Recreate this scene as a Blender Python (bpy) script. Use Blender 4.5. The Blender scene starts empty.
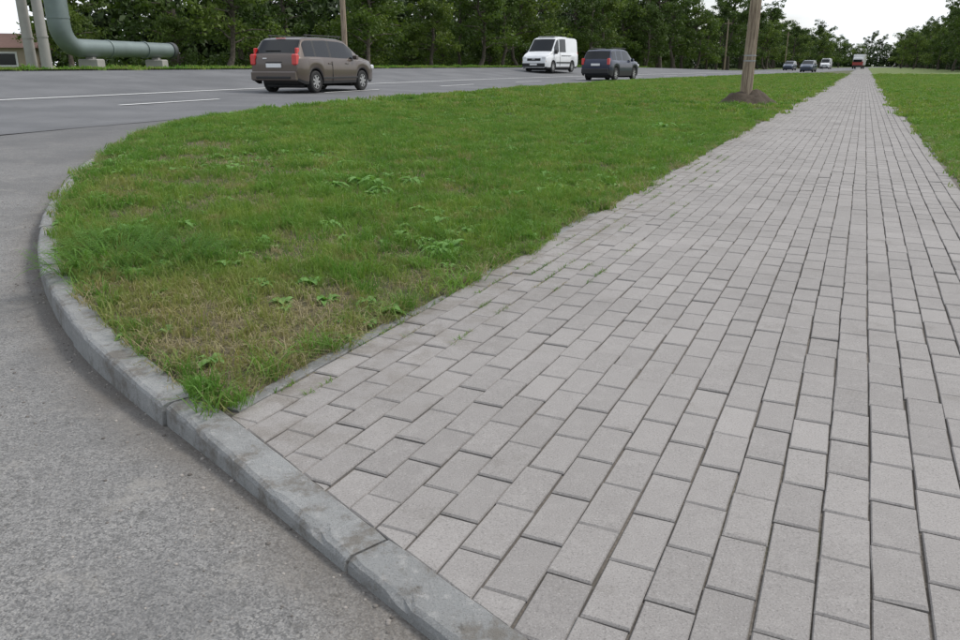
import bpy, math, random
import numpy as np
from mathutils import Vector, Matrix
random.seed(7); rng=np.random.default_rng(7)
scene=bpy.context.scene
# ------------------------------------------------------------------ helpers
def link(o,parent=None):
    scene.collection.objects.link(o)
    if parent is not None: o.parent=parent
    return o
def mesh_np(name,verts,faces,mats=(),fmat=None,smooth=False,sharp=None):
    me=bpy.data.meshes.new(name)
    me.from_pydata([tuple(map(float,v)) for v in verts],[],faces)
    for m in mats: me.materials.append(m)
    if fmat is not None: me.polygons.foreach_set("material_index",np.array(fmat,dtype=np.int32))
    if smooth: me.polygons.foreach_set("use_smooth",np.ones(len(me.polygons),dtype=bool))
    if smooth and sharp: me.set_sharp_from_angle(angle=sharp)
    me.update()
    return me
def obj(name,me,parent=None,loc=None,rot=None):
    o=bpy.data.objects.new(name,me); link(o,parent)
    if loc is not None:o.location=loc
    if rot is not None:o.rotation_euler=rot
    return o
class MB:
    def __init__(s): s.v=[];s.f=[];s.m=[]
    def add(s,v,f,m=0):
        b=len(s.v); s.v+= [tuple(p) for p in v]; s.f+=[tuple(i+b for i in q) for q in f]; s.m+=[m]*len(f)
    def box(s,c,d,m=0,ch=0.0,rz=0):
        x,y,z=[k/2 for k in d]
        if ch<=0: ch=min(x,y,z)*0.12
        V=[]
        rings=[(x-ch,y-ch,-z),(x,y,-z+ch),(x,y,z-ch),(x-ch,y-ch,z)]
        for (ax,ay,az) in rings:
            for sx,sy in ((-1,-1),(1,-1),(1,1),(-1,1)): V.append((sx*ax,sy*ay,az))
        F=[(3,2,1,0),(12,13,14,15)]
        for r in range(3):
            for i in range(4):
                j=(i+1)%4; F.append((r*4+i,r*4+j,(r+1)*4+j,(r+1)*4+i))
        cz,sn=math.cos(rz),math.sin(rz)
        V=[(c[0]+a*cz-b*sn,c[1]+a*sn+b*cz,c[2]+e) for a,b,e in V]
        s.add(V,F,m)
    def tube(s,pts,rad,n=10,m=0,cap=True):
        pts=[Vector(p) for p in pts]; V=[];F=[]
        up=Vector((0,0,1))
        prev=None
        for i,p in enumerate(pts):
            t=(pts[min(i+1,len(pts)-1)]-pts[max(i-1,0)]).normalized()
            if prev is None:
                a=t.cross(up) if abs(t.z)<.95 else t.cross(Vector((1,0,0)))
            else: a=prev-t*prev.dot(t)
            a.normalize(); prev=a; b=t.cross(a)
            r=rad[i] if hasattr(rad,'__len__') else rad
            for k in range(n):
                an=2*math.pi*k/n; V.append(tuple(p+a*(r*math.cos(an))+b*(r*math.sin(an))))
        for i in range(len(pts)-1):
            for k in range(n):
                l=(k+1)%n; F.append((i*n+k,i*n+l,(i+1)*n+l,(i+1)*n+k))
        if cap:
            F.append(tuple(range(n-1,-1,-1))); F.append(tuple((len(pts)-1)*n+k for k in range(n)))
        s.add(V,F,m)
    def mesh(s,name,mats,smooth=True,sharp=math.radians(35)):
        return mesh_np(name,s.v,s.f,mats,s.m,smooth,sharp)

def sstep(a,b,x):
    t=np.clip((np.asarray(x,float)-a)/(b-a),0,1); return t*t*(3-2*t)
_tab=np.random.default_rng(99).random((256,256))
def vn(x,y,sc,oc=3):
    x=np.asarray(x,float)*sc+37.3; y=np.asarray(y,float)*sc+91.7; out=0;amp=1;tot=0
    for o in range(oc):
        xi=np.floor(x).astype(int); yi=np.floor(y).astype(int); fx=x-xi; fy=y-yi; fx=fx*fx*(3-2*fx); fy=fy*fy*(3-2*fy)
        g=lambda a,b:_tab[a%256,b%256]
        v=g(xi,yi)*(1-fx)*(1-fy)+g(xi+1,yi)*fx*(1-fy)+g(xi,yi+1)*(1-fx)*fy+g(xi+1,yi+1)*fx*fy
        out=out+v*amp; tot+=amp; amp*=.55; x=x*2.03+11; y=y*2.03+5
    return out/tot
def catmull(P,step):
    P=[np.array(p,float) for p in P]; P=[2*P[0]-P[1]]+P+[2*P[-1]-P[-2]]
    out=[]
    for i in range(1,len(P)-2):
        L=np.linalg.norm(P[i+1]-P[i]); n=max(2,int(L/step))
        for k in range(n):
            t=k/n
            a=2*P[i]; b=P[i+1]-P[i-1]; c=2*P[i-1]-5*P[i]+4*P[i+1]-P[i+2]; d=-P[i-1]+3*P[i]-3*P[i+1]+P[i+2]
            out.append(.5*(a+b*t+c*t*t+d*t**3))
    out.append(P[-2]); return np.array(out)
# ------------------------------------------------------------------ materials
class NT:
    def __init__(s,name):
        s.mat=bpy.data.materials.new(name); s.mat.use_nodes=True
        s.t=s.mat.node_tree; s.b=s.t.nodes["Principled BSDF"]
        s.out=s.t.nodes["Material Output"]
        s.geo=s.t.nodes.new("ShaderNodeNewGeometry")
        s.P=s.geo.outputs["Position"]
    def n(s,typ,**k):
        x=s.t.nodes.new(typ)
        for a,b in k.items(): setattr(x,a,b)
        return x
    def l(s,a,b): s.t.links.new(a,b)
    def put(s,sock,v):
        if isinstance(v,bpy.types.NodeSocket): s.l(v,sock)
        else:
            if isinstance(v,tuple) and len(v)==3 and sock.type=='RGBA': v=v+(1,)
            sock.default_value=v
    def noise(s,scale,detail=4,rough=.6,vec=None):
        x=s.n("ShaderNodeTexNoise"); s.l(vec or s.P,x.inputs["Vector"]); x.inputs["Scale"].default_value=scale
        x.inputs["Detail"].default_value=detail; x.inputs["Roughness"].default_value=rough; return x.outputs["Fac"]
    def vor(s,scale,out="Distance",feature='F1',vec=None):
        x=s.n("ShaderNodeTexVoronoi",feature=feature); s.l(vec or s.P,x.inputs["Vector"]); x.inputs["Scale"].default_value=scale
        return x.outputs[out]
    def ramp(s,fac,a,b,lo=0.,hi=1.):
        x=s.n("ShaderNodeMapRange"); x.interpolation_type='SMOOTHSTEP'
        s.put(x.inputs[0],fac); x.inputs[1].default_value=a; x.inputs[2].default_value=b; x.inputs[3].default_value=lo; x.inputs[4].default_value=hi
        return x.outputs[0]
    def math(s,op,a,b=0.):
        x=s.n("ShaderNodeMath",operation=op); s.put(x.inputs[0],a); s.put(x.inputs[1],b); return x.outputs[0]
    def mix(s,f,a,b,mode='MIX'):
        x=s.n("ShaderNodeMix",data_type='RGBA',blend_type=mode); s.put(x.inputs[0],f); s.put(x.inputs[6],a); s.put(x.inputs[7],b); return x.outputs[2]
    def attr(s,name,out="Fac"):
        x=s.n("ShaderNodeAttribute"); x.attribute_name=name; return x.outputs[out]
    def bump(s,h,strength=.3,dist=.01):
        x=s.n("ShaderNodeBump"); s.l(h,x.inputs["Height"]); x.inputs["Strength"].default_value=strength; x.inputs["Distance"].default_value=dist
        s.l(x.outputs[0],s.b.inputs["Normal"])
    def col(s,v): s.put(s.b.inputs["Base Color"],v)
    def rough(s,v): s.put(s.b.inputs["Roughness"],v)
    def rand(s): return s.n("ShaderNodeObjectInfo").outputs["Random"]
    def near(s,p,r0,r1):
        x=s.n("ShaderNodeVectorMath",operation='DISTANCE'); s.l(s.P,x.inputs[0]); x.inputs[1].default_value=p
        return s.ramp(x.outputs["Value"],r0,r1,1.,0.)
    def dot(s,v):
        x=s.n("ShaderNodeVectorMath",operation='DOT_PRODUCT'); s.l(s.P,x.inputs[0]); x.inputs[1].default_value=v; return x.outputs["Value"]
def simple(name,c,r=.6,metal=0,spec=.5,coat=0,vary=.0,vs=3.):
    m=NT(name)
    if vary>0:
        m.col(m.mix(m.noise(vs),tuple(k*(1-vary) for k in c),tuple(min(1,k*(1+vary)) for k in c)))
    else: m.col(c)
    m.rough(r); m.b.inputs["Metallic"].default_value=metal; m.b.inputs["Specular IOR Level"].default_value=spec
    m.b.inputs["Coat Weight"].default_value=coat
    return m.mat

# pavers
m=NT("paver_concrete"); a=m.attr("tone","Color")
big=m.noise(.9,5,.6); sp=m.noise(260,3,.75); md=m.noise(18,5,.7)
c=m.mix(1.,(.280,.264,.252),a,'MULTIPLY')
c=m.mix(m.ramp(big,.40,.68,0,.4),c,(.215,.202,.19))
c=m.mix(m.ramp(md,.45,.72,0,.35),c,(.37,.352,.335))
c=m.mix(m.ramp(m.noise(4.5,6,.78),.54,.70,0,.5),c,(.16,.147,.132))
edge=m.ramp(m.dot((.904,-.4275,0)),-1.52,-.9,1.,0.)
c=m.mix(m.math('MULTIPLY',edge,m.ramp(m.noise(6,5,.7),.42,.66,0,.65)),c,(.15,.13,.105))
c=m.mix(m.ramp(sp,.53,.68,0,.65),c,(.105,.10,.095)); c=m.mix(m.ramp(sp,.30,.45,.55,0),c,(.45,.435,.415))
m.col(c); m.rough(.88); m.b.inputs["Specular IOR Level"].default_value=.3
m.bump(m.mix(.5,sp,md),.65,.0025); M_pav=m.mat
m=NT("joint_sand"); c=m.mix(m.ramp(m.noise(2.2,4),.52,.7),(.135,.118,.10),(.085,.085,.05)); c=m.mix(m.ramp(m.noise(120,2),.4,.7),c,(.20,.18,.155)); c=m.mix(m.ramp(m.noise(1.1,4),.48,.62,0,.6),c,(.07,.063,.055)); m.col(c); m.rough(.95); M_joint=m.mat
m=NT("far_paving"); br=m.n("ShaderNodeTexBrick"); mp=m.n("ShaderNodeMapping"); m.l(m.P,mp.inputs[0]); m.l(mp.outputs[0],br.inputs[0])
mp.inputs["Rotation"].default_value=(0,0,math.radians(25.3-90)); br.inputs["Scale"].default_value=2.45
br.inputs["Color1"].default_value=(.25,.24,.23,1); br.inputs["Color2"].default_value=(.21,.205,.19,1); br.inputs["Mortar"].default_value=(.13,.12,.1,1); m.col(br.outputs[0]); m.rough(.9); M_farpav=m.mat
# kerb
m=NT("kerb_concrete"); a=m.attr("tone","Color"); c=m.mix(1.,(.29,.295,.29),a,'MULTIPLY')
c=m.mix(m.ramp(m.noise(3.5,5,.7),.40,.68,0,.65),c,(.18,.178,.17)); c=m.mix(m.ramp(m.noise(260,3,.7),.53,.68,0,.7),c,(.13,.125,.12)); c=m.mix(m.ramp(m.noise(35,5,.7),.53,.68,0,.6),c,(.41,.40,.385))
c=m.mix(m.ramp(m.noise(7,7,.8),.50,.62,0,.7),c,(.15,.132,.108)); c=m.mix(m.ramp(m.noise(20,6,.8),.60,.68,0,.7),c,(.09,.08,.065))
m.col(c); m.rough(.85); m.bump(m.noise(110,5,.75),1.,.006); M_kerb=m.mat
# asphalt (old, sandy side road)
m=NT("worn_asphalt")
def sepr(o):
    s=m.n("ShaderNodeSeparateColor"); m.l(o,s.inputs[0]); return s.outputs[0]
g1=sepr(m.vor(120,"Color")); g2=sepr(m.vor(300,"Color"))
c=m.mix(g1,(.14,.138,.135),(.25,.245,.238)); c=m.mix(m.ramp(g2,.6,1.,0,.6),c,(.35,.34,.32)); c=m.mix(m.ramp(g2,.0,.3,.65,0),c,(.075,.073,.07))
c=m.mix(m.ramp(m.noise(1.0,6,.65),.42,.62,0,.55),c,(.12,.119,.118))
c=m.mix(m.ramp(m.noise(5,6,.75),.52,.68,0,.5),c,(.29,.275,.25)); c=m.mix(m.ramp(m.noise(11,6,.8),.57,.68,0,.6),c,(.085,.083,.078))
c=m.mix(m.attr("dirt"),c,(.14,.12,.098))
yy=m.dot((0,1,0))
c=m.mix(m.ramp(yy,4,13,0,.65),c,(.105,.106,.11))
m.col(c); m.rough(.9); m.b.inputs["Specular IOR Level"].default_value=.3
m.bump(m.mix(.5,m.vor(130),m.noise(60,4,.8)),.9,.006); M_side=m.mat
m=NT("road_asphalt"); c=m.mix(m.ramp(m.noise(.5,5,.6),.35,.7),(.098,.10,.104),(.145,.146,.15)); c=m.mix(m.ramp(m.noise(90,3),.5,.75,0,.5),c,(.2,.2,.2))
c=m.mix(m.ramp(m.attr("lat"),.35,.5,0,.35),c,(.075,.075,.078)); c=m.mix(m.ramp(m.noise(2.5,6,.8),.58,.66,0,.5),c,(.06,.06,.06))
m.col(c); m.rough(.8); m.bump(m.noise(120,3),.4,.004); M_road=m.mat
m=NT("road_paint"); c=m.mix(m.ramp(m.noise(14,5,.8),.5,.72,0,.7),(.74,.74,.72),(.25,.25,.25)); m.col(c); m.rough(.7); M_paint=m.mat
# soil / grass
def drymask(m):
    d=m.near((-.85,2.5,0),.3,1.25); d2=m.near((-1.6,3.3,0),.1,1.0)
    d2=m.math('MULTIPLY',d2,.4)
    n=m.ramp(m.noise(2.6,6,.7),.52,.61,0,.9)
    n=m.math('MAXIMUM',n,m.ramp(m.noise(.6,5,.65),.53,.65,0,.65))
    e=m.math('ADD',m.math('ADD',m.math('MULTIPLY',d,.8),n),d2)
    return m.math('MINIMUM',m.math('MULTIPLY',e,m.ramp(m.noise(9,4,.7),.3,.6,.3,1.)),1.)
m=NT("grass_soil"); c=m.mix(m.ramp(m.noise(5,5,.7),.35,.65),(.065,.098,.028),(.095,.095,.046)); c=m.mix(drymask(m),c,(.175,.142,.092)); c=m.mix(m.ramp(m.noise(50,4,.8),.48,.65,0,.7),c,(.045,.04,.022))
m.col(c); m.rough(1.); m.bump(m.noise(40,5,.8),1.,.025); M_soil=m.mat
m=NT("field_grass"); c=m.mix(m.ramp(m.noise(.7,6,.75),.35,.65),(.105,.165,.036),(.175,.205,.068)); c=m.mix(m.ramp(m.noise(9,5,.8),.45,.7,0,.7),c,(.055,.09,.024)); m.col(c); m.rough(1.); m.bump(m.noise(15,5,.8),1.,.06); M_field=m.mat
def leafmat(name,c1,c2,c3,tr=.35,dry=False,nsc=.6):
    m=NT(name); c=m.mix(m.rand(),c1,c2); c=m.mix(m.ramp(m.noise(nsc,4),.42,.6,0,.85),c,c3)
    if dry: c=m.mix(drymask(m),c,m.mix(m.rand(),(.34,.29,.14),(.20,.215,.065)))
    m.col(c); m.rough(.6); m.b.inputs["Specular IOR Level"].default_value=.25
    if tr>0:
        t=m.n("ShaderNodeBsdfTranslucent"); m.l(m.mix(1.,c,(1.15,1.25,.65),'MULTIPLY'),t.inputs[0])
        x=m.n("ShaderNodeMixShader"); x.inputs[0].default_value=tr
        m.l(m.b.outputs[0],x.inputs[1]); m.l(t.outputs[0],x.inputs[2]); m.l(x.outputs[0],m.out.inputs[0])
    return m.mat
M_blade=leafmat("grass_blade",(.145,.235,.038),(.24,.32,.075),(.11,.215,.034),.33,True,1.7)
M_tall=leafmat("tall_blade",(.115,.235,.038),(.18,.30,.06),(.095,.205,.032),.33,False,1.6)
M_dry=leafmat("dry_blade",(.42,.36,.22),(.31,.26,.15),(.27,.25,.13),.25)
M_weed=leafmat("weed_leaf",(.14,.29,.065),(.20,.35,.10),(.17,.33,.085),.3)
M_leafA=leafmat("leaf_dark",(.036,.066,.015),(.058,.095,.022),(.075,.118,.024),.25,nsc=.45)
M_leafB=leafmat("leaf_mid",(.085,.135,.025),(.14,.19,.04),(.045,.078,.018),.3,nsc=.5)
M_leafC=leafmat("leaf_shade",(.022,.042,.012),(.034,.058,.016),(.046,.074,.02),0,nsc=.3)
m=NT("bark"); c=m.mix(m.ramp(m.noise(6,6,.8),.35,.65),(.045,.036,.028),(.12,.10,.08)); m.col(c); m.rough(.95); m.bump(m.noise(14,6,.8),1,.03); M_bark=m.mat
# ------------------------------------------------------------------ layout frames
d=np.array([.4275,.904]); nrm=np.array([.904,-.4275])
def CT(c,t): return c*nrm[0]+t*d[0], c*nrm[1]+t*d[1]
def toC(x,y): return x*nrm[0]+y*nrm[1]
def toT(x,y): return x*d[0]+y*d[1]
R=catmull([(-30,-52.4),(-13.2,-8.1),(-4.3,15.3),(-1.0,24.2),(6.0,40.2),(14,54.3),(24,71),(43,104),(75,160),(130,255),(210,395)],1.5)
seg=R[1:]-R[:-1]; sl2=(seg**2).sum(1)
def qd(x,y):
    x=np.asarray(x,float); sh=x.shape; P=np.stack([x.ravel(),np.asarray(y,float).ravel()],1)
    out=np.empty(len(P))
    for i in range(0,len(P),4000):
        p=P[i:i+4000,None,:]-R[None,:-1]; t=np.clip((p*seg).sum(2)/sl2,0,1)
        dd=p-t[...,None]*seg; D=(dd**2).sum(2); k=D.argmin(1); r=np.arange(len(k))
        cr=seg[k,0]*p[r,k,1]-seg[k,1]*p[r,k,0]
        out[i:i+4000]=np.sqrt(D[r,k])*np.sign(cr)
    return out.reshape(sh)
def Gz(x,y,q=None):
    q=qd(x,y) if q is None else q
    return .12*sstep(-8,0,q)*(1-.6*sstep(60,110,y))
def Az(x,y,q=None):
    q=qd(x,y) if q is None else q
    y=np.asarray(y,float)
    k=.018+.078*sstep(1.0,2.9,y); k=k-(k-.03)*sstep(-5,0,q)
    a=Gz(x,y,q)-k
    f=1-.8*sstep(75,130,y)
    return np.where(q<0,a,a+f*(.02*np.clip(q,0,6.5)+.09*np.clip(q-6.5,0,6)))
def Vz(x,y,q=None):
    q=qd(x,y) if q is None else q
    e=Az(x,y,np.minimum(q,13.5))
    return e+.05-.2*sstep(14,18,q)
LC=np.concatenate([[0],np.cumsum(np.sqrt(sl2))])
def Rat(s):
    px=np.interp(s,LC,R[:,0]); py=np.interp(s,LC,R[:,1]); qx=np.interp(s+.5,LC,R[:,0]); qy=np.interp(s+.5,LC,R[:,1])
    tx,ty=qx-px,qy-py; n=np.hypot(tx,ty)+1e-9
    return px,py,tx/n,ty/n
Ltot=LC[-1]
def RQ(s,q):
    px,py,tx,ty=Rat(s); return px-ty*q,py+tx*q
def s_of(x,y):
    k=((R-np.array([x,y]))**2).sum(1).argmin(); return LC[k]
def grid(name,X,Y,Z,mat,smooth=True,attrs=None,parent=None):
    a,b=X.shape; V=np.stack([X.ravel(),Y.ravel(),Z.ravel()],1)
    idx=np.arange(a*b).reshape(a,b)
    F=np.stack([idx[:-1,:-1].ravel(),idx[:-1,1:].ravel(),idx[1:,1:].ravel(),idx[1:,:-1].ravel()],1)
    p=V[F[len(F)//2]]; nz=np.cross(p[1]-p[0],p[2]-p[1])[2]
    if nz<0: F=F[:,::-1]
    me=mesh_np(name,V,F.tolist(),[mat],None,smooth)
    if attrs:
        for k,v in attrs.items():
            at=me.attributes.new(k,'FLOAT','POINT'); at.data.foreach_set("value",np.asarray(v,np.float32).ravel())
    return obj(name,me,parent)
# kerb line
K=catmull([(2.6,-1.35),(1.0,.17),(.055,1.125),(-.667,1.948),(-1.025,2.35),(-1.40,2.79),(-1.801,3.33),(-2.271,4.088),(-2.76,5.10),(-3.2,6.2),(-3.75,7.83),(-4.4,10.6),(-4.55,12.9),(-4.08,15.4),(-3.0,18.9)],.08)
ex=RQ(np.arange(s_of(-2.4,20.5),Ltot-40,1.0),-.16)
K=np.concatenate([K,np.stack(ex,1)])
Kt=toT(K[:,0],K[:,1]); Kc=toC(K[:,0],K[:,1])
order=np.argsort(Kt); Bt=Kt[order]; Bc=Kc[order]
# ------------------------------------------------------------------ ground sheet
r=np.concatenate([[0,20,60,120,220,400,700,1200,2200]])
gx=np.concatenate([-r[::-1],r[1:]]); X,Y=np.meshgrid(gx,gx,indexing='ij'); grid("ground",X,Y,np.full(X.shape,-.3),M_field)
# side road
xs=np.concatenate([np.arange(-26,-6,.8),np.arange(-6,3.2,.12)]); ys=np.concatenate([np.arange(-8,0,.5),np.arange(0,6,.1),np.arange(6,22,.5)])
X,Y=np.meshgrid(xs,ys,indexing='ij'); q=qd(X,Y); Z=Az(X,Y,q)-.006
Z=np.where(q>0.3,Z-.03,Z)
kd=np.full(X.shape,9.)
KK=K[K[:,1]<14][::3]
for p in KK: kd=np.minimum(kd,np.hypot(X-p[0],Y-p[1]))
dirt=np.clip(1-(kd-.10)/.2,0,1)*(.45+.5*rng.random(X.shape))
peb=np.where((Y<6)&(Y>.3)&(toC(X,Y)<0),200+1100*np.clip(1-(kd-.11)/.22,0,1)**2,0)
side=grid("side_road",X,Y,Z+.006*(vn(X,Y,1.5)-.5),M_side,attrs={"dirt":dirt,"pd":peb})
# main road
ss=np.concatenate([np.arange(0,150,1.2),np.arange(150,Ltot-5,4)]); qq=np.concatenate([np.linspace(0,6.5,8),np.linspace(7.2,13.6,8)])
S,Q=np.meshgrid(ss,qq,indexing='ij'); X,Y=RQ(S,Q); grid("road",X,Y,Az(X,Y,Q),M_road,attrs={"lat":np.abs(((Q/3.35)%1)-.5)})
def stripe(name_mb,q0,w,s0,s1,lift=.008):
    s=np.linspace(s0,s1,max(2,int((s1-s0)/1.5)+1)); V=[]
    for a in s:
        for k in (q0-w/2,q0+w/2):
            x,y=RQ(a,k); V.append((float(x),float(y),float(Az(np.array([x]),np.array([y]),np.array([k]))[0])+lift))
    name_mb.add(V,[(2*i,2*i+2,2*i+3,2*i+1)[::-1] for i in range(len(s)-1)])
mk=MB()
stripe(mk,6.45,.15,5,Ltot-60,.012)
s0=s_of(-4.3,15.3)
for k in np.arange(s0-40,s0+200,8.): stripe(mk,3.3,.12,k,k+3.2,.014)
stripe(mk,12.9,.12,5,Ltot-60,.02)
obj("road_marking",mk.mesh("road_marking",[M_paint],False))
# ------------------------------------------------------------------ kerb
seglen=np.concatenate([[0],np.cumsum(np.hypot(*np.diff(K,axis=0).T))])
def Kat(s):
    x=np.interp(s,seglen,K[:,0]); y=np.interp(s,seglen,K[:,1]); x2=np.interp(s+.06,seglen,K[:,0]); y2=np.interp(s+.06,seglen,K[:,1]); x1=np.interp(s-.06,seglen,K[:,0]); y1=np.interp(s-.06,seglen,K[:,1])
    tx,ty=x2-x1,y2-y1; n=math.hypot(tx,ty); return x,y,tx/n,ty/n
V=[];F=[];T=[]
ck=seglen[((K-np.array([-.20,1.42]))**2).sum(1).argmin()]
starts=np.arange(ck-6*1.0,seglen[-1]-1,1.0)
KW=.106
for a in starts:
    if a<0: continue
    far=a>30; n=3 if far else 25
    tone=.86+.24*rng.random(); dz=.003*rng.normal(); sh=rng.normal()*.004; base=len(V)
    for i in range(n):
        x,y,tx,ty=Kat(a+.004+(.992)*i/(n-1)); nx,ny=-ty,tx
        g=float(Gz(np.array([x]),np.array([y]))[0])+dz+.005
        ao=float(Az(np.array([x+nx*.16]),np.array([y+ny*.16]))[0])-.06
        e=.004 if i in(0,n-1) else .002*rng.random()
        ee=.004*rng.normal() if not far else 0
        if not far and rng.random()<.07: ee-=.014
        for (o,z) in ((0,g-.14),(0,g-.005-e),(.006,g-e),(KW-.018+ee,g-e),(KW-.006+ee*.5,g-.006-e),(KW,g-.017),(KW+.006,min(ao,g-.03))):
            V.append((x+nx*(o+sh),y+ny*(o+sh),z))
    for i in range(n-1):
        for j in range(6):
            p=base+i*7+j; F.append((p,p+1,p+8,p+7)); T.append(tone)
    F.append(tuple(base+j for j in range(6,-1,-1))); T.append(tone); F.append(tuple(base+(n-1)*7+j for j in range(7))); T.append(tone)
def tone_attr(me,T):
    at=me.color_attributes.new("tone",'FLOAT_COLOR','CORNER')
    cnt=np.empty(len(me.polygons),np.int32); me.polygons.foreach_get("loop_total",cnt)
    t=np.repeat(np.asarray(T,float),cnt); c=np.ones((len(t),4),np.float32); c[:,:3]=t[:,None]
    at.data.foreach_set("color",c.ravel())
me=mesh_np("kerb",V,[f[::-1] for f in F],[M_kerb]); tone_attr(me,T); obj("kerb",me)
# ------------------------------------------------------------------ paved path
cL,cR=-1.50,.82
clipK=K[(K[:,1]<3.2)][::4]
def clip(poly):
    cen0=sum(poly)/len(poly)
    for i in range(len(clipK)-1):
        a,b=clipK[i],clipK[i+1]
        if np.hypot(*((a+b)/2-cen0))>.4: continue
        e=b-a; nn=np.array([-e[1],e[0]])/np.hypot(*e)
        dist=[float(np.dot(p-a,nn))+.003 for p in poly]
        if max(dist)<=0: continue
        out=[]
        for j in range(len(poly)):
            k=(j+1)%len(poly)
            if dist[j]<=0: out.append(poly[j])
            if dist[j]*dist[k]<0: out.append(poly[j]+(poly[k]-poly[j])*(dist[j]/(dist[j]-dist[k])))
        poly=out
        if len(poly)<3: return None
    return poly
V=[];F=[];T=[]
pc,pl=.0965,.192; gap=.0042
ncol=int(round((cR-cL)/pc)); pc=(cR-cL)/ncol
tend=100.
cells=[]
for i in range(ncol):
    off=(i%2)*pl/2+rng.normal()*.003
    c0=cL+i*pc
    n=int((tend+.8)/pl)
    for j in range(n):
        cells.append((c0,-.6+off+j*pl))
cells=np.array(cells)
Kc_s=Kc[(Kt<1.75)]; Kt_s=Kt[(Kt<1.75)]; o2=np.argsort(Kc_s)
tks=np.interp(cells[:,0]+pc/2,Kc_s[o2],Kt_s[o2]); cells=cells[cells[:,1]+pl>tks-.1]
cx,cy=CT(cells[:,0]+pc/2,cells[:,1]+pl/2); cz=Gz(cx,cy); und=.014*(vn(cx,cy,.9,2)-.5)
tn=vn(cx,cy,2.2,2); wob=.006*(vn(cells[:,1],cells[:,1]*0,.8,2)-.5)
for k in range(len(cells)):
    c0,t0=cells[k]; c0=c0+wob[k]; near=t0<14
    jc,jt=rng.normal(0,.0011,2); yaw=rng.normal(0,.008)
    hw,hl=(pc-gap)/2,(pl-gap)/2
    if near:
        cs,sn=math.cos(yaw),math.sin(yaw)
        loc=[(-hw,-hl),(hw,-hl),(hw,hl),(-hw,hl)]
        poly=[np.array(CT(c0+pc/2+jc+a*cs-b*sn,t0+pl/2+jt+a*sn+b*cs)) for a,b in loc]
    else: poly=[np.array(CT(c0+pc/2+a,t0+pl/2+b)) for a,b in ((-hw,-hl),(hw,-hl),(hw,hl),(-hw,hl))]
    if t0<2.5:
        poly=clip(poly)
        if poly is None: continue
        area=.5*abs(sum(poly[i][0]*poly[(i+1)%len(poly)][1]-poly[(i+1)%len(poly)][0]*poly[i][1] for i in range(len(poly))))
        if area<.0003: continue
    cen=sum(poly)/len(poly); z=cz[k]+und[k]+rng.normal()*.0010
    tx,ty=rng.normal(0,.008,2)
    n=len(poly); b=len(V); tone=1+rng.normal()*.042+(tn[k]-.5)*.18
    if rng.random()<.03: tone+=.1
    ch=.0034
    for p in poly: V.append((p[0],p[1],z-.03))
    for p in poly: V.append((p[0],p[1],z-.0035+(p[0]-cen[0])*tx+(p[1]-cen[1])*ty))
    for p in poly:
        e=p-cen; L=np.hypot(*e); kk=1-min(.3,ch*1.4/L)
        if near: kk-=.01*abs(rng.normal())*(1+3*(rng.random()<.04))
        p2=cen+e*kk; V.append((p2[0],p2[1],z+(p[0]-cen[0])*tx+(p[1]-cen[1])*ty))
    for i in range(n):
        j=(i+1)%n
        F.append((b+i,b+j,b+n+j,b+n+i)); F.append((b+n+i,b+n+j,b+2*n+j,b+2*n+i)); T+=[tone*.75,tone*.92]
    F.append(tuple(b+2*n+i for i in range(n))); T.append(tone)
path=bpy.data.objects.new("paved_path",None); link(path)
me=mesh_np("pavers",V,F,[M_pav]); tone_attr(me,T); obj("pavers",me,path)
cs_=np.linspace(cL-.08,cR+.08,22)
tk=np.interp(cs_,Kc_s[o2],Kt_s[o2])
u=np.concatenate([np.linspace(0,.12,80),np.linspace(.13,1,80)])
Tt=tk[None,:]+(tend+1-tk[None,:])*u[:,None]; Cc=np.repeat(cs_[None,:],len(u),0)
X,Y=CT(Cc,Tt); grid("bed",X,Y,Gz(X,Y)-.0074+.014*(vn(X,Y,.9,2)-.5)-.003*vn(X,Y,5,1)*(Y<12)-.004*(Y>14),M_joint,parent=path)
ts=np.arange(tend-.2,330,4.); Tt,Cc=np.meshgrid(ts,np.linspace(cL,cR,3),indexing='ij'); X,Y=CT(Cc,Tt); grid("distant_paving",X,Y,Gz(X,Y)+.0,M_farpav,parent=path)
# edging strips
V=[];F=[];T=[]
for side_c,t00 in ((cL-.062,1.55),(cR+.008,-.4)):
    t=t00
    while t<tend+60:
        L=1.0; b=len(V); dz=rng.normal()*.004-.003; tone=.7+.2*rng.random()
        w=.054; sh=rng.normal()*.003
        for tt in (t+.004,t+L-.004):
            for o,z in ((0,-.06),(0,-.004),(.006,0),(w-.006,0),(w,-.004),(w,-.06)):
                x,y=CT(side_c+o+sh,tt); g=float(Gz(np.array([x]),np.array([y]))[0]); V.append((x,y,g+z+dz))
        for j in range(5): F.append((b+j,b+j+1,b+7+j,b+6+j)[::-1]); T.append(tone)
        F.append(tuple(b+j for j in range(6))); F.append(tuple(b+6+j for j in range(5,-1,-1))); T+=[tone,tone]
        t+=L
me=mesh_np("edging",V,F,[M_kerb]); tone_attr(me,T); obj("edging",me,path)
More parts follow.
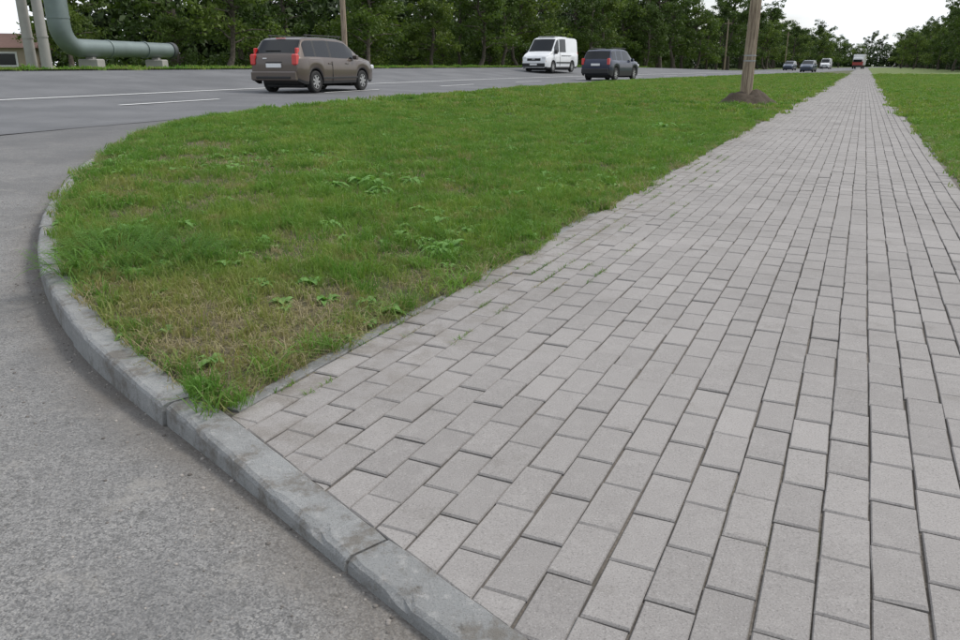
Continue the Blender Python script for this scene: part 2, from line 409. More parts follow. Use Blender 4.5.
# ------------------------------------------------------------------ grass tufts
def tuft(name,n,rad,h0,h1,w,mat,lean=.5):
    V=[];F=[]
    for i in range(n):
        a=rng.random()*6.283; rr=rad*math.sqrt(rng.random()); x,y=rr*math.cos(a),rr*math.sin(a)
        h=h0+(h1-h0)*rng.random()**1.3; la=rng.random()*6.283; le=lean*h*(.3+rng.random()); lx,ly=le*math.cos(la),le*math.sin(la)
        fa=rng.random()*3.14; wx,wy=w/2*math.cos(fa),w/2*math.sin(fa); b=len(V)
        V+=[(x-wx,y-wy,-.005),(x+wx,y+wy,-.005),(x+lx*.35+wx*.85,y+ly*.35+wy*.85,h*.6),(x+lx*.35-wx*.85,y+ly*.35-wy*.85,h*.6),(x+lx,y+ly,h*(1-.25*le/h))]
        F+=[(b,b+1,b+2,b+3),(b+3,b+2,b+4)]
    return bpy.data.objects.new(name,mesh_np(name,V,F,[mat]))
def coll(name,obs):
    c=bpy.data.collections.new(name)
    for o in obs: c.objects.link(o)
    return c
C_near=coll("grass_near",[tuft("grass_tuft_a",20,.045,.012,.055,.0036,M_blade,.9),tuft("grass_tuft_b",20,.045,.01,.035,.0042,M_blade,1.2),tuft("grass_tuft_c",18,.035,.02,.08,.0032,M_blade,.7)])
C_dry=coll("grass_dry",[tuft("straw_tuft",14,.06,.004,.03,.0025,M_dry,2.4),tuft("straw_tuft_b",10,.05,.01,.05,.0025,M_dry,1.5)])
C_mid=coll("grass_mid",[tuft("grass_clump_a",60,.12,.02,.075,.007,M_blade,.9),tuft("grass_clump_b",50,.12,.012,.05,.008,M_blade,1.1),tuft("grass_clump_c",40,.07,.03,.10,.006,M_tall,.9)])
C_far=coll("grass_far",[tuft("grass_patch_a",90,.33,.03,.09,.022,M_blade,.9),tuft("grass_patch_b",80,.3,.02,.08,.025,M_blade,1.0),tuft("grass_patch_c",50,.15,.05,.13,.018,M_tall,1.0)])
C_tall=coll("grass_tall",[tuft("tall_tuft_a",44,.06,.05,.12,.004,M_tall,.8),tuft("tall_tuft_b",30,.045,.04,.10,.0045,M_tall,1.1)])
C_edge=coll("grass_edge",[tuft("edge_tuft_a",24,.035,.03,.10,.0034,M_tall,1.7),tuft("edge_tuft_b",22,.045,.02,.08,.003,M_dry,1.9),tuft("edge_tuft_c",22,.035,.02,.075,.0036,M_blade,1.7)])
C_joint=coll("joint_moss_grass",[tuft("joint_tuft_a",7,.008,.006,.025,.0022,M_tall,1.2),tuft("joint_tuft_b",5,.012,.004,.018,.002,M_dry,1.5)])
def leafblade(V,F,base,ang,L,w,tilt,curl,seg=5):
    b=len(V); ca,sa=math.cos(ang),math.sin(ang)
    for i in range(seg+1):
        t=i/seg; r=L*t*math.cos(tilt-curl*t*.5); z=L*t*math.sin(tilt-curl*t)
        ww=w*math.sin(math.pi*min(1,.12+t*.88))**.7*(1-.1*math.sin(t*20))
        for sgn in(-1,0,1):
            V.append((base[0]+ca*r-sa*sgn*ww/2,base[1]+sa*r+ca*sgn*ww/2,base[2]+z+abs(sgn)*ww*.18))
    for i in range(seg):
        for j in range(2):
            p=b+i*3+j; F.append((p,p+1,p+4,p+3))
def rosette(name,n,L,w,mat,t0=.3,t1=1.1):
    V=[];F=[]
    for i in range(n):
        leafblade(V,F,(rng.normal()*.01,rng.normal()*.01,0),i*2.4+rng.random()*.5,L*(.6+.5*rng.random()),w*(.8+.4*rng.random()),t0+(t1-t0)*rng.random(),.9)
    return mesh_np(name,V,F,[mat],None,True)
C_weed=coll("clover_weeds",[bpy.data.objects.new("plantain",rosette("plantain",8,.075,.03,M_weed,.5,1.2)),bpy.data.objects.new("clover",rosette("clover",14,.05,.022,M_weed,.6,1.2)),bpy.data.objects.new("dandelion_leaves",rosette("dandelion_leaves",10,.10,.022,M_weed,.4,1.1))])
m=NT("pebble"); m.col(m.mix(m.rand(),(.10,.09,.08),(.36,.33,.30))); m.rough(.9); M_peb=m.mat
def pebble(name,s):
    V=[];F=[];n=6
    V.append((0,0,-.5*s))
    for r_,z in ((.8,-.35),(1,.1),(.65,.55)):
        for k in range(n): V.append((r_*s*math.cos(k*6.283/n)*(1+.2*rng.normal()),r_*s*math.sin(k*6.283/n)*(1+.2*rng.normal()),z*s))
    V.append((0,0,.65*s)); top=len(V)-1
    for k in range(n):
        l=(k+1)%n; F.append((0,1+l,1+k)); F.append((top,13+k,13+l))
        for rr in range(2): F.append((1+rr*n+k,1+rr*n+l,1+(rr+1)*n+l,1+(rr+1)*n+k))
    return bpy.data.objects.new(name,mesh_np(name,V,F,[M_peb],None,True))
C_peb=coll("gravel",[pebble("pebble_a",.0025),pebble("pebble_b",.004),pebble("pebble_c",.0018)])
def scatter(o,layers):
    ng=bpy.data.node_groups.new(o.name+"_scatter",'GeometryNodeTree')
    ng.interface.new_socket("Geometry",in_out='INPUT',socket_type='NodeSocketGeometry'); ng.interface.new_socket("Geometry",in_out='OUTPUT',socket_type='NodeSocketGeometry')
    N=ng.nodes; gi=N.new('NodeGroupInput'); go=N.new('NodeGroupOutput'); J=N.new('GeometryNodeJoinGeometry'); ng.links.new(gi.outputs[0],J.inputs[0])
    for k,(c,at,s0,s1) in enumerate(layers):
        D=N.new('GeometryNodeDistributePointsOnFaces'); ng.links.new(gi.outputs[0],D.inputs["Mesh"])
        A=N.new('GeometryNodeInputNamedAttribute'); A.data_type='FLOAT'; A.inputs["Name"].default_value=at; ng.links.new(A.outputs[0],D.inputs["Density"]); D.inputs["Seed"].default_value=k+3
        CI=N.new('GeometryNodeCollectionInfo'); CI.inputs["Collection"].default_value=c; CI.inputs["Separate Children"].default_value=True; CI.inputs["Reset Children"].default_value=True
        I=N.new('GeometryNodeInstanceOnPoints'); ng.links.new(D.outputs["Points"],I.inputs["Points"]); ng.links.new(CI.outputs[0],I.inputs["Instance"]); I.inputs["Pick Instance"].default_value=True
        r=N.new('FunctionNodeRandomValue'); r.data_type='FLOAT_VECTOR'; r.inputs[0].default_value=(-.15,-.15,0); r.inputs[1].default_value=(.15,.15,6.283); ng.links.new(r.outputs[0],I.inputs["Rotation"])
        r2=N.new('FunctionNodeRandomValue'); r2.data_type='FLOAT'; r2.inputs[2].default_value=s0; r2.inputs[3].default_value=s1; r2.inputs["Seed"].default_value=5; ng.links.new(r2.outputs[1],I.inputs["Scale"])
        ng.links.new(I.outputs[0],J.inputs[0])
    ng.links.new(J.outputs[0],go.inputs[0])
    md=o.modifiers.new("scatter",'NODES'); md.node_group=ng
scatter(side,[(C_peb,"pd",.5,1.6)])
# small tufts growing in the joints next to the lawn: thin strips following the joints
V=[];F=[];A_j=[]
for i in range(0,6):
    cc=cL+i*pc; 
    for t in np.arange(1.7,9,.2):
        if rng.random()<.75-.12*i:
            b=len(V)
            for tt in (t,t+.18):
                for o in(-.002,.002):
                    x,y=CT(cc+o,tt); V.append((x,y,float(Gz(np.array([x]),np.array([y]))[0])-.006+.014*(float(vn(x,y,.9,2))-.5)))
            F.append((b,b+1,b+3,b+2))
js=obj("joint_grass",mesh_np("joint_grass",V,F,[M_joint])); at=js.data.attributes.new("dj",'FLOAT','POINT'); at.data.foreach_set("value",np.full(len(V),16000.,np.float32)); scatter(js,[(C_joint,"dj",.5,1.3)])
def grass_field(name,ts,c0f,c1f,f,mat):
    nc=len(f)
    Tt=np.repeat(ts[:,None],nc,1); c0=c0f(ts)[:,None]; c1=c1f(ts)[:,None]; Cc=c0+(c1-c0)*f[None,:]
    X,Y=CT(Cc,Tt); e0=Cc-c0; e1=c1-Cc; e=np.minimum(e0,e1)
    n1=vn(X,Y,1.1,3); n2=vn(X+50,Y,3.2,3); n3=vn(X,Y+70,.45,3)
    Z=Gz(X,Y)+.006-.012*np.clip(1-e/.04,0,1)+np.clip(e,0,.25)*.06+.05*np.clip(e,0,.5)*2*(n1-.4)+.03*(n2-.5)*np.clip(e*3,0,1)
    D=np.hypot(X,Y); l=sstep(.35,.58,.45*n1+.4*n2+.15*n3)
    dn=1100*(1-sstep(5.,8.,D))*(.13+.87*l)*np.clip(.55+e*3,0,1)
    bare=np.exp(-((X+.9)**2+(Y-2.55)**2)/.30); dn*=1-.8*bare
    dm=np.where((D>4),115*sstep(4.5,7.5,D)*(1-sstep(14,20,D)),0.)*(.16+.84*l)
    df=np.where(D>12,12*sstep(13,20,D)*(1-.75*sstep(40,80,D))*(1-sstep(85,100,D)),0.)*(.35+.65*l)
    dd=(50+420*(1-l)+950*bare+300*np.exp(-((X+1.6)**2+(Y-3.4)**2)/.3)+350*np.exp(-e*10))*(1-sstep(7,12,D))
    dw=(55*sstep(.49,.58,vn(X+9,Y+4,1.1,2))+4)*(1-sstep(13,22,D))
    dt=(46*sstep(.51,.60,vn(X+19,Y+44,1.6,2))+6)*(D<13)*(1-.8*bare)
    de=(np.where(e1<.06,600,0)+np.where(e0<.07,700,0))*(D<13)*(.15+.85*sstep(.35,.6,n2))
    o=grid(name,X,Y,Z,mat,attrs={"dn":dn,"dm":dm,"df":df,"dd":dd,"dw":dw,"dt":dt,"de":de})
    scatter(o,[(C_near,"dn",.5,1.3),(C_mid,"dm",.6,1.35),(C_far,"df",.7,1.3),(C_dry,"dd",.6,1.4),(C_weed,"dw",.5,1.4),(C_tall,"dt",.5,1.2),(C_edge,"de",.6,1.35)])
    return o
ts=np.concatenate([np.arange(1.44,6,.07),np.arange(6,12,.15),np.arange(12,20,.4),np.arange(20,60,1.2),np.arange(60,150,4)])
def cl1(t): return cL-.06+(.035+.10*(vn(t,t*0,2.4,4)-.45)*2)*sstep(1.8,2.8,t)
def cl0(t): return np.minimum(np.interp(t,Bt,Bc)+.004-.06*np.clip(vn(t*0,Bc[np.clip(np.searchsorted(Bt,t),0,len(Bt)-1)],2.5,3)-.38,0,1)*2,cL-.075)
f=np.concatenate([[0,.004,.01],np.linspace(.02,.98,60),[.99,.996,1.]])
grass_field("grass_verge",ts,cl0,cl1,f,M_soil)
ts=np.concatenate([np.arange(-2,20,.5),np.arange(20,60,1.5),np.arange(60,340,6)])
f=np.concatenate([np.linspace(0,3,14),np.linspace(3.5,12,14),np.linspace(14,130,16)])
Tt=np.repeat(ts[:,None],len(f),1); Cc=cR+.06+np.repeat(f[None,:],len(ts),0); Cc[:,0]-=.05*(vn(ts,ts*0+9,1.5,3)-.3); X,Y=CT(Cc,Tt); e=f[None,:]+0*X
D=np.hypot(X,Y); l=sstep(.36,.62,vn(X,Y,1.1,3))
Z=Gz(X,Y)+.002+np.clip(e,0,.25)*.07
fr=(Y>4)&(Cc<14)&(Y>.9*X)
grass=grid("grass_lawn",X,Y,Z,M_field,attrs={"dn":np.where(fr,800*(1-sstep(6.,9.,D))*(.3+.7*l),0),"dm":np.where(fr,120*sstep(4.5,8,D)*(1-sstep(14,20,D))*(.3+.7*l),0),"df":np.where(fr,12*sstep(13,20,D)*(1-.75*sstep(40,80,D))*(1-sstep(85,100,D)),0),"dw":np.where(fr&(D<22),10.,0),"de":np.where((e<.05)&(D<14)&(Y>3),260.,0)})
scatter(grass,[(C_near,"dn",.6,1.25),(C_mid,"dm",.7,1.4),(C_far,"df",.7,1.3),(C_weed,"dw",.7,1.6),(C_edge,"de",.7,1.3)])
# far verge
ss=np.concatenate([np.arange(0,150,2.),np.arange(150,Ltot-5,6)]); qq=np.array([13.6,13.75,14.2,15,16.5,18,22,28,40,60,100,200.])
S,Q=np.meshgrid(ss,qq,indexing='ij'); X,Y=RQ(S,Q); Z=Vz(X,Y,Q)
far=grid("far_verge",X,Y,Z,M_field,attrs={"df":np.where((Q<24)&(np.hypot(X,Y)<90)&(Y>15),3.,0.)})
scatter(far,[(C_far,"df",1.,2.)])
# ------------------------------------------------------------------ individual weeds
def weed(name,x,y,me,s=1.,dz=.03):
    z=float(Gz(np.array([x]),np.array([y]))[0])+dz; o=obj(name,me,loc=(x,y,z)); o.scale=(s,s,s); o.rotation_euler[2]=rng.random()*6
me_d=rosette("dandelion_rosette",15,.15,.036,M_weed,.3,1.0); me_l=rosette("dock_rosette",11,.18,.055,M_weed,.5,1.25)
for x,y,s in ((-.2,3.9,.95),(-.84,6.2,1.3),(-.55,6.35,1.2),(-1.15,6.1,1.1),(-.75,5.9,1.),(.26,5.7,1.1),(.45,5.9,1.),(2.7,12.2,1.6),(2.4,11.8,1.3),(3.2,12.4,1.3),(-1.94,4.35,.95),(-1.75,4.5,.9),(-.1,4.9,.8),(-1.3,7.4,1.1),(-.4,5.1,.8),(-.9,4.6,.8)): weed("dandelion_plant",x,y,me_d,s)
for x,y,s in ((-1.98,4.2,.9),(2.75,12.0,1.5),(-.15,3.98,.75),(-.95,6.25,1.)): weed("dock_plant",x,y,me_l,s)
def yarrow():
    V=[];F=[]
    for i in range(150):
        a=rng.random()*6.283; rr=.30*math.sqrt(rng.random()); ang=a+rng.normal()*.5; hh=.05*(1-rr/.3)
        leafblade(V,F,(rr*math.cos(a),rr*math.sin(a)*.8,hh),ang,.12+.09*rng.random(),.007,.9+.5*rng.random(),.9)
        L=.14
        for t in np.linspace(.2,.95,10):
            for sg in(-1,1):
                bx=rr*math.cos(a)+math.cos(ang)*L*t*.75; by=rr*math.sin(a)*.8+math.sin(ang)*L*t*.75; bz=L*t*.85+hh
                leafblade(V,F,(bx,by,bz),ang+sg*1.0,.036*(1-.5*t),.007,.3,.3,1)
    return mesh_np("yarrow",V,F,[M_tall])
ym=yarrow(); weed("yarrow_clump",-1.78,3.68,ym,1.05,.01); weed("yarrow_clump",-1.5,3.80,ym,.8,.02); weed("yarrow_clump",-1.95,4.05,ym,.85,.01); weed("yarrow_clump",-1.60,3.45,ym,.55,.01)
me_t=tuft("tall_grass_tuft",90,.07,.05,.15,.004,M_tall,.7).data
for x,y,s in ((-.82,2.13,.75),(-.70,2.06,.55),(-.92,2.28,.6),(-.86,2.16,.5),(-.65,3.47,.9),(-.5,3.2,.8),(-.95,3.0,.7),(-.3,3.0,.7),(-1.25,2.70,.6),(-1.5,3.0,.6),(.1,4.4,.9),(-1.2,5.,.9),(-.5,4.4,.9),(-.75,3.6,.8),(-.6,3.35,.8),(-2.3,4.3,.8),(-2.55,4.8,.7),(-2.9,5.6,.7),(-2.1,3.95,.7)): weed("tall_grass_tuft",x,y,me_t,s,.012)
# ------------------------------------------------------------------ trees
def make_tree(name,seed,H,cr,base,leaf,nl=5200,ls=.25):
    rg=np.random.default_rng(seed); mb=MB(); tips=[]
    x=y=0; pts=[];rad=[]
    for i in range(9):
        t=i/8; pts.append((x,y,H*.85*t)); rad.append(.17*(1-t)**.8*(H/11)+.03+(.08 if i==0 else 0)); x+=rg.normal()*.16; y+=rg.normal()*.16
    mb.tube(pts,rad,9,0)
    for i in range(24):
        t=.0+base/H/.85+(1-base/H/.85)*rg.random()**1.25; k=min(7,int(t*8)); p=np.array(pts[k])+(np.array(pts[k+1])-np.array(pts[k]))*(t*8-k)
        a=i*2.4+rg.normal()*.3; L=cr*(.55+.5*rg.random())*(1-.55*max(0,(t-.35))/.65); up=.2+.5*rg.random()
        q=[p]
        for s in range(1,5):
            f=s/4; q.append(p+np.array([math.cos(a+.2*rg.normal())*L*f,math.sin(a+.2*rg.normal())*L*f,L*f*up-(.35*L*f*f if t<.4 else 0)]))
        mb.tube(q,[.06*(1-.22*s)+.008 for s in range(5)],5,0,False); tips+= [q[2],q[3],q[4],q[4]]
    tips.append(np.array(pts[-1]))
    tips=np.array(tips); nc=len(tips)
    V=[];F=[];per=nl//nc
    for c in tips:
        cc=c+rg.normal(0,.3,3); R_=.45+.55*rg.random()
        P=rg.normal(0,1,(per,3)); P/=np.linalg.norm(P,axis=1)[:,None]; P*= (R_*rg.random(per)**.45)[:,None]; P[:,2]*=.7
        for p in P:
            p=p+cc; u_=rg.normal(0,1,3); u_/=np.linalg.norm(u_); w_=np.cross(u_,rg.normal(0,1,3)); w_/=np.linalg.norm(w_)+1e-6
            s=ls*(.6+.8*rg.random()); b=len(V)
            V+= [p-u_*s*.6, p+w_*s*.36, p+u_*s*.6, p-w_*s*.36]; F.append((b,b+1,b+2,b+3))
    mb.add(V,F,1)
    return mb.mesh(name,[M_bark,leaf],True,math.radians(60))
trees=[make_tree("tree_a",1,12,3.4,1.6,M_leafB),make_tree("tree_b",2,13,3.8,1.8,M_leafA),make_tree("tree_c",3,10,3.3,1.1,M_leafB,5200,.22),make_tree("tree_d",4,14,3.6,1.5,M_leafA,6000),make_tree("tree_e",5,9,2.9,.8,M_leafA),make_tree("bush_tree",6,4.6,2.1,.3,M_leafB,4200,.17)]
def plant(me,x,y,z,s,name="deciduous_tree"):
    o=obj(name,me,loc=(x,y,z)); o.rotation_euler=(rng.normal()*.02,rng.normal()*.02,rng.random()*6.28); o.scale=(s*(.9+.25*rng.random()),s*(.9+.25*rng.random()),s)
sb=s_of(-4.3,15.3)
for (q0,st,pr) in ((21,7.5,(0,1,2,2)),(27,6.5,(0,1,3,2)),):
    s=sb-8+rng.random()*4
    while s<sb+300:
        if q0<22 and s<sb+22: s+=st; continue
        x,y=RQ(s,q0+rng.normal()*1.3); z=float(Vz(np.array([x]),np.array([y]),np.array([q0]))[0])-.05
        if x/y>-.545: plant(trees[pr[rng.integers(len(pr))]],float(x),float(y),z,.65+.6*rng.random())
        s+=st*(.5+1.0*rng.random())*(1 if s<sb+120 else 1.4)
s=sb+4
while s<sb+110:
    x,y=RQ(s,24+rng.normal()*1.5); 
    if x/y>-.53: plant(trees[5],float(x),float(y),.35,.6+.6*rng.random(),"bush")
    s+=3+7*rng.random()
t=118.
while t<420:
    c0=16+rng.normal()*2; x,y=CT(c0,t+rng.normal()*2); plant(trees[[1,3,0,2][rng.integers(4)]],x,y,-.1,.75+.45*rng.random())
    t+=5.5
for i in range(30):
    x,y=CT(-60+ i*4.2+rng.normal()*3,430+rng.normal()*12); plant(trees[rng.integers(4)],x,y,-.2,.9+.4*rng.random())
def shrub_mass(name,fn,n,hmax,leaf,ls=.3,per=34):
    V=[];F=[]
    for i in range(n):
        x,y,z,sc=fn(i); hh=hmax*(.35+.65*rng.random())*sc*(.5+1.0*float(vn(x,y,.16,2)))
        P=rng.normal(0,1,(per,3)); P/=np.linalg.norm(P,axis=1)[:,None]; P*=(.95*rng.random(per)**.5)[:,None]
        cz=z+hh*rng.random()
        for p in P:
            u_=rng.normal(0,1,3); u_/=np.linalg.norm(u_); w_=np.cross(u_,rng.normal(0,1,3)); w_/=np.linalg.norm(w_)
            s=ls*(.6+.8*rng.random())*sc; b=len(V); p=np.array([x,y,cz])+p*sc
            V+=[p-u_*s*.6,p+w_*s*.38,p+u_*s*.6,p-w_*s*.38]; F.append((b,b+1,b+2,b+3))
    return obj(name,mesh_np(name,V,F,[leaf]))
def f1(i):
    s=sb-20+rng.random()**1.1*190; x,y=RQ(s,35+rng.random()*7); sc=1+s/400
    if x/y<-.53 and y<75: x,y=RQ(s,66.)
    return float(x),float(y),.3,sc
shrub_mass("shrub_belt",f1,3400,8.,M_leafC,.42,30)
def f1c(i):
    s=sb+160+rng.random()*210; x,y=RQ(s,33+rng.random()*7); return float(x),float(y),.0,1.6
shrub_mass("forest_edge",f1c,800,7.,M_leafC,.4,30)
def f1b(i):
    s=sb-5+rng.random()*150; x,y=RQ(s,28+rng.random()*5)
    if x/y<-.53: x,y=RQ(s,60.)
    return float(x),float(y),.4,.9
shrub_mass("undergrowth",f1b,1000,2.6,M_leafA,.24)
def f2(i):
    x,y=CT(15.5+rng.random()*7,125+rng.random()*300); return x,y,-.1,1.3
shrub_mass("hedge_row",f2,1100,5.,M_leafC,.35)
def f3(i):
    x,y=CT(-75+rng.random()*140,415+rng.random()*10); return x,y,-.1,2.4
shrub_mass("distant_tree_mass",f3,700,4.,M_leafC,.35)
# ------------------------------------------------------------------ vehicles
M_glass=simple("car_glass",(.010,.012,.014),.08,spec=.4); M_rub=simple("tyre_rubber",(.02,.02,.02),.85); M_rim=simple("alloy_rim",(.45,.45,.46),.35,metal=.7)
M_blk=simple("black_trim",(.02,.02,.021),.55); M_red=simple("tail_lamp_red",(.55,.02,.02),.2,coat=.6); M_lamp=simple("headlamp_glass",(.65,.66,.68),.12,coat=.8); M_plate=simple("plate_white",(.75,.75,.75),.4)
M_or=simple("indicator_orange",(.7,.25,.03),.25)
def paint(name,c,metal=.4): 
    m=NT(name); m.col(m.mix(m.ramp(m.noise(3,4),.4,.7,0,.25),c,tuple(k*.75+.02 for k in c))); m.rough(.35); m.b.inputs["Metallic"].default_value=metal; m.b.inputs["Coat Weight"].default_value=.6; m.b.inputs["Coat Roughness"].default_value=.1; return m.mat
def wheel_mesh(r,w):
    mb=MB(); n=28
    prof=[(r*.62,-w/2+.02),(r*.66,-w/2),(r*.9,-w/2),(r,-w/2+.025),(r,w/2-.025),(r*.9,w/2),(r*.66,w/2),(r*.62,w/2-.02)]
    V=[];F=[]
    for k in range(n):
        a=k*6.2832/n
        for rr,yy in prof: V.append((rr*math.cos(a),yy,rr*math.sin(a)))
    P=len(prof)
    for k in range(n):
        l=(k+1)%n
        for j in range(P-1): F.append((k*P+j,k*P+j+1,l*P+j+1,l*P+j))
    mb.add(V,F,0)
    for sg in(-1,1):
        yb=sg*(w/2-.05); V=[(r*.63*math.cos(k*6.2832/n),yb,r*.63*math.sin(k*6.2832/n)) for k in range(n)]; mb.add(V,[tuple(range(n))],2)
        yf=sg*(w/2-.012)
        for k in range(7):
            a=k*6.2832/7; ca,sa=math.cos(a),math.sin(a); V=[]
            for rr,hw in((.03,.035),(r*.63,.026)):
                for s2 in(-1,1):
                    for yy in(yf,yf-sg*.03): V.append((ca*rr-sa*hw*s2,yy,sa*rr+ca*hw*s2))
            mb.add(V,[(0,2,6,4),(1,3,7,5),(0,1,5,4),(2,3,7,6),(4,5,7,6)],1)
        V=[];F=[]
        for k in range(n):
            a=k*6.2832/n
            for rr in(r*.58,r*.64): V.append((rr*math.cos(a),yf,rr*math.sin(a)))
        for k in range(n):
            l=(k+1)%n; F.append((2*k,2*k+1,2*l+1,2*l))
        mb.add(V,F,1); V=[(.05*math.cos(k*.5236),yf+sg*.004,.05*math.sin(k*.5236)) for k in range(12)]; mb.add(V,[tuple(range(12))],1)
    return mb.mesh("wheel",[M_rub,M_rim,M_blk])
def vehicle(name,loc,heading,s):
    L,W,H=s['L'],s['W'],s['H']; N=int(L/.035); xs=np.linspace(0,L,N)
    extra=[s['ws'][0],s['ws'][1]]+([s['rw'][0],s['rw'][1]] if s.get('rw') else [])+[v for r_ in s['win'] for v in r_]
    xs=np.unique(np.round(np.concatenate([xs,extra]),4))
    top=np.interp(xs,*zip(*s['top'])); belt=np.interp(xs,*zip(*s['belt'])); r=s['r']; Ra=r+.055
    low=np.interp(xs,[0,.3,L-.3,L],[.34,.24,.24,.3])
    for xc in s['wx']:
        dx=np.abs(xs-xc); m_=dx<Ra; low[m_]=np.maximum(low[m_],r+np.sqrt(Ra**2-dx[m_]**2))
    er=np.clip(1-xs/.45,0,1); ef=np.clip(1-(L-xs)/.7,0,1)
    hw=W/2*(1-s.get('rt',.08)*er**2.2-s.get('ft',.2)*ef**2.2)
    zb=np.minimum(belt,top-.05); rows=[]
    g=np.clip((top-zb)/(H-np.interp(L/2,*zip(*s['belt']))),0,1)
    ti=s.get('tumble',.77); wt=hw*(.94-(.94-ti)*g)
    low2=np.minimum(low,zb-.03)
    rows.append((hw*.955,low2))
    for f,k in((.12,.975),(.35,.995),(.55,1.),(.72,.998),(.80,.985),(.93,.975),(1.,.95)): rows.append((hw*k,low2+(zb-low2)*f))
    gt=top-.035*np.clip(g*3,.3,1)
    for f in(.07,.90): rows.append((hw*.945+(wt-hw*.945)*f,zb+(gt-zb)*f))
    rows.append((wt*.985,gt)); rows.append((wt*.93,top-.014)); rows.append((wt*.8,top-.006)); rows.append((wt*.4,top)); rows.append((wt*0,top+.004))
    nr=len(rows); full=[(y,z) for y,z in rows]+[(-rows[k][0],rows[k][1]) for k in range(nr-2,-1,-1)]
    M=len(full); V=np.zeros((len(xs),M,3))
    for j,(y,z) in enumerate(full): V[:,j,0]=xs-L/2; V[:,j,1]=y; V[:,j,2]=z
    V=V.reshape(-1,3); F=[];fm=[]
    for i in range(len(xs)-1):
        xm=(xs[i]+xs[i+1])/2; inwin=any(a<xm<b for a,b in s['win']) and (gt[i]-zb[i])>.1
        ws=s['ws'][0]<xm<s['ws'][1]; rw=bool(s.get('rw')) and s['rw'][0]<xm<s['rw'][1]
        for j in range(M-1):
            jj=j if j<nr-1 else M-2-j
            F.append((i*M+j,i*M+j+1,(i+1)*M+j+1,(i+1)*M+j)); mt=0
            if jj==8 and inwin: mt=1
            if jj>=11 and (ws or rw): mt=1
            if jj==0 or (jj<=1 and s.get('cladding')): mt=2
            if jj==8 and not inwin and (gt[i]-zb[i])>.2 and s.get('bpillar') and any(a<xm<b for a,b in s['bpillar']): mt=2
            fm.append(mt)
    F.append(tuple(range(M-1,-1,-1))); fm.append(0); F.append(tuple((len(xs)-1)*M+j for j in range(M))); fm.append(0)
    F=[f[::-1] for f in F]
    e=bpy.data.objects.new(name,None); link(e); e.location=loc; e.rotation_euler=(0,0,heading)
    me=mesh_np("body",V,F,[s['paint'],M_glass,M_blk],fm,True,math.radians(28)); obj("body",me,e)
    wm=wheel_mesh(r,.2)
    k=0
    for xc in s['wx']:
        for sg in(-1,1): k+=1; obj("wheel_%d"%k,wm,e,loc=(xc-L/2,sg*(W/2-.115),r))
    mb=MB(); mb.box((0,0,.48),(L-.5,W-.5,.5),0)
    for xc in s['wx']: mb.box((xc-L/2,0,r+.1),(Ra*2.1,W-.46,Ra*1.5),0)
    obj("underbody",mb.mesh("underbody",[M_blk]),e)
    mb=MB()
    for b in s['parts']:
        mi,c,dm,mir=b
        mb.box((c[0]-L/2,c[1],c[2]),dm,mi,ch=min(dm)*.22)
        if mir: mb.box((c[0]-L/2,-c[1],c[2]),dm,mi,ch=min(dm)*.22)
    obj("trim",mb.mesh("trim",[s['paint'],M_glass,M_blk,M_red,M_lamp,M_plate,M_or,M_rim]),e)
    return e
PG=paint("paint_bronze_grey",(.115,.090,.075),.5); PN=paint("paint_dark_blue",(.008,.014,.045),.2); PW=paint("paint_white",(.76,.77,.78),0.); PB=paint("paint_blue",(.03,.05,.09),.3); PR=paint("paint_red",(.35,.04,.03),0.)
estate=dict(L=4.3,W=1.70,H=1.52,r=.30,wx=(.83,3.40),paint=PG,top=[(0,.90),(.03,.99),(.09,1.06),(.40,1.44),(.55,1.495),(1.5,1.525),(2.3,1.50),(2.6,1.455),(3.32,1.02),(3.45,.985),(4.0,.87),(4.2,.78),(4.3,.62)],
 belt=[(0,.95),(1,.94),(2.2,.91),(3.3,.90),(4.3,.8)],ws=(2.62,3.30),rw=(.10,.40),win=[(.34,.86),(.94,1.62),(1.72,2.95)],bpillar=[(.86,.94),(1.62,1.72)],rt=.1,ft=.22,
 parts=[(0,(.0,0,.46),(.16,1.5,.26),0),(2,(-.05,0,.42),(.1,1.15,.07),0),(5,(-.02,0,.74),(.03,.50,.11),0),(3,(.04,.70,.90),(.14,.15,.30),1),(3,(.15,.70,1.12),(.12,.06,.18),1),(2,(.02,0,.83),(.05,.55,.035),0),
  (2,(1.6,.60,1.56),(1.9,.03,.03),1),(2,(.75,.60,1.535),(.05,.03,.05),1),(2,(2.45,.60,1.525),(.05,.03,.06),1),(0,(2.9,.90,.98),(.12,.14,.13),1),(4,(4.12,.62,.70),(.22,.28,.14),1),(2,(4.27,0,.50),(.08,1.1,.16),0),
  (0,(1.55,.848,.80),(.16,.02,.03),1),(0,(2.5,.848,.80),(.16,.02,.03),1),(2,(1.67,.852,.56),(.012,.012,.6),1),(2,(2.1,.848,.40),(1.9,.02,.05),1),(5,(.0,.3,.93),(.03,.12,.03),0),(3,(.40,0,1.47),(.04,.3,.025),0),(2,(.14,.1,1.14),(.03,.5,.02),0)])
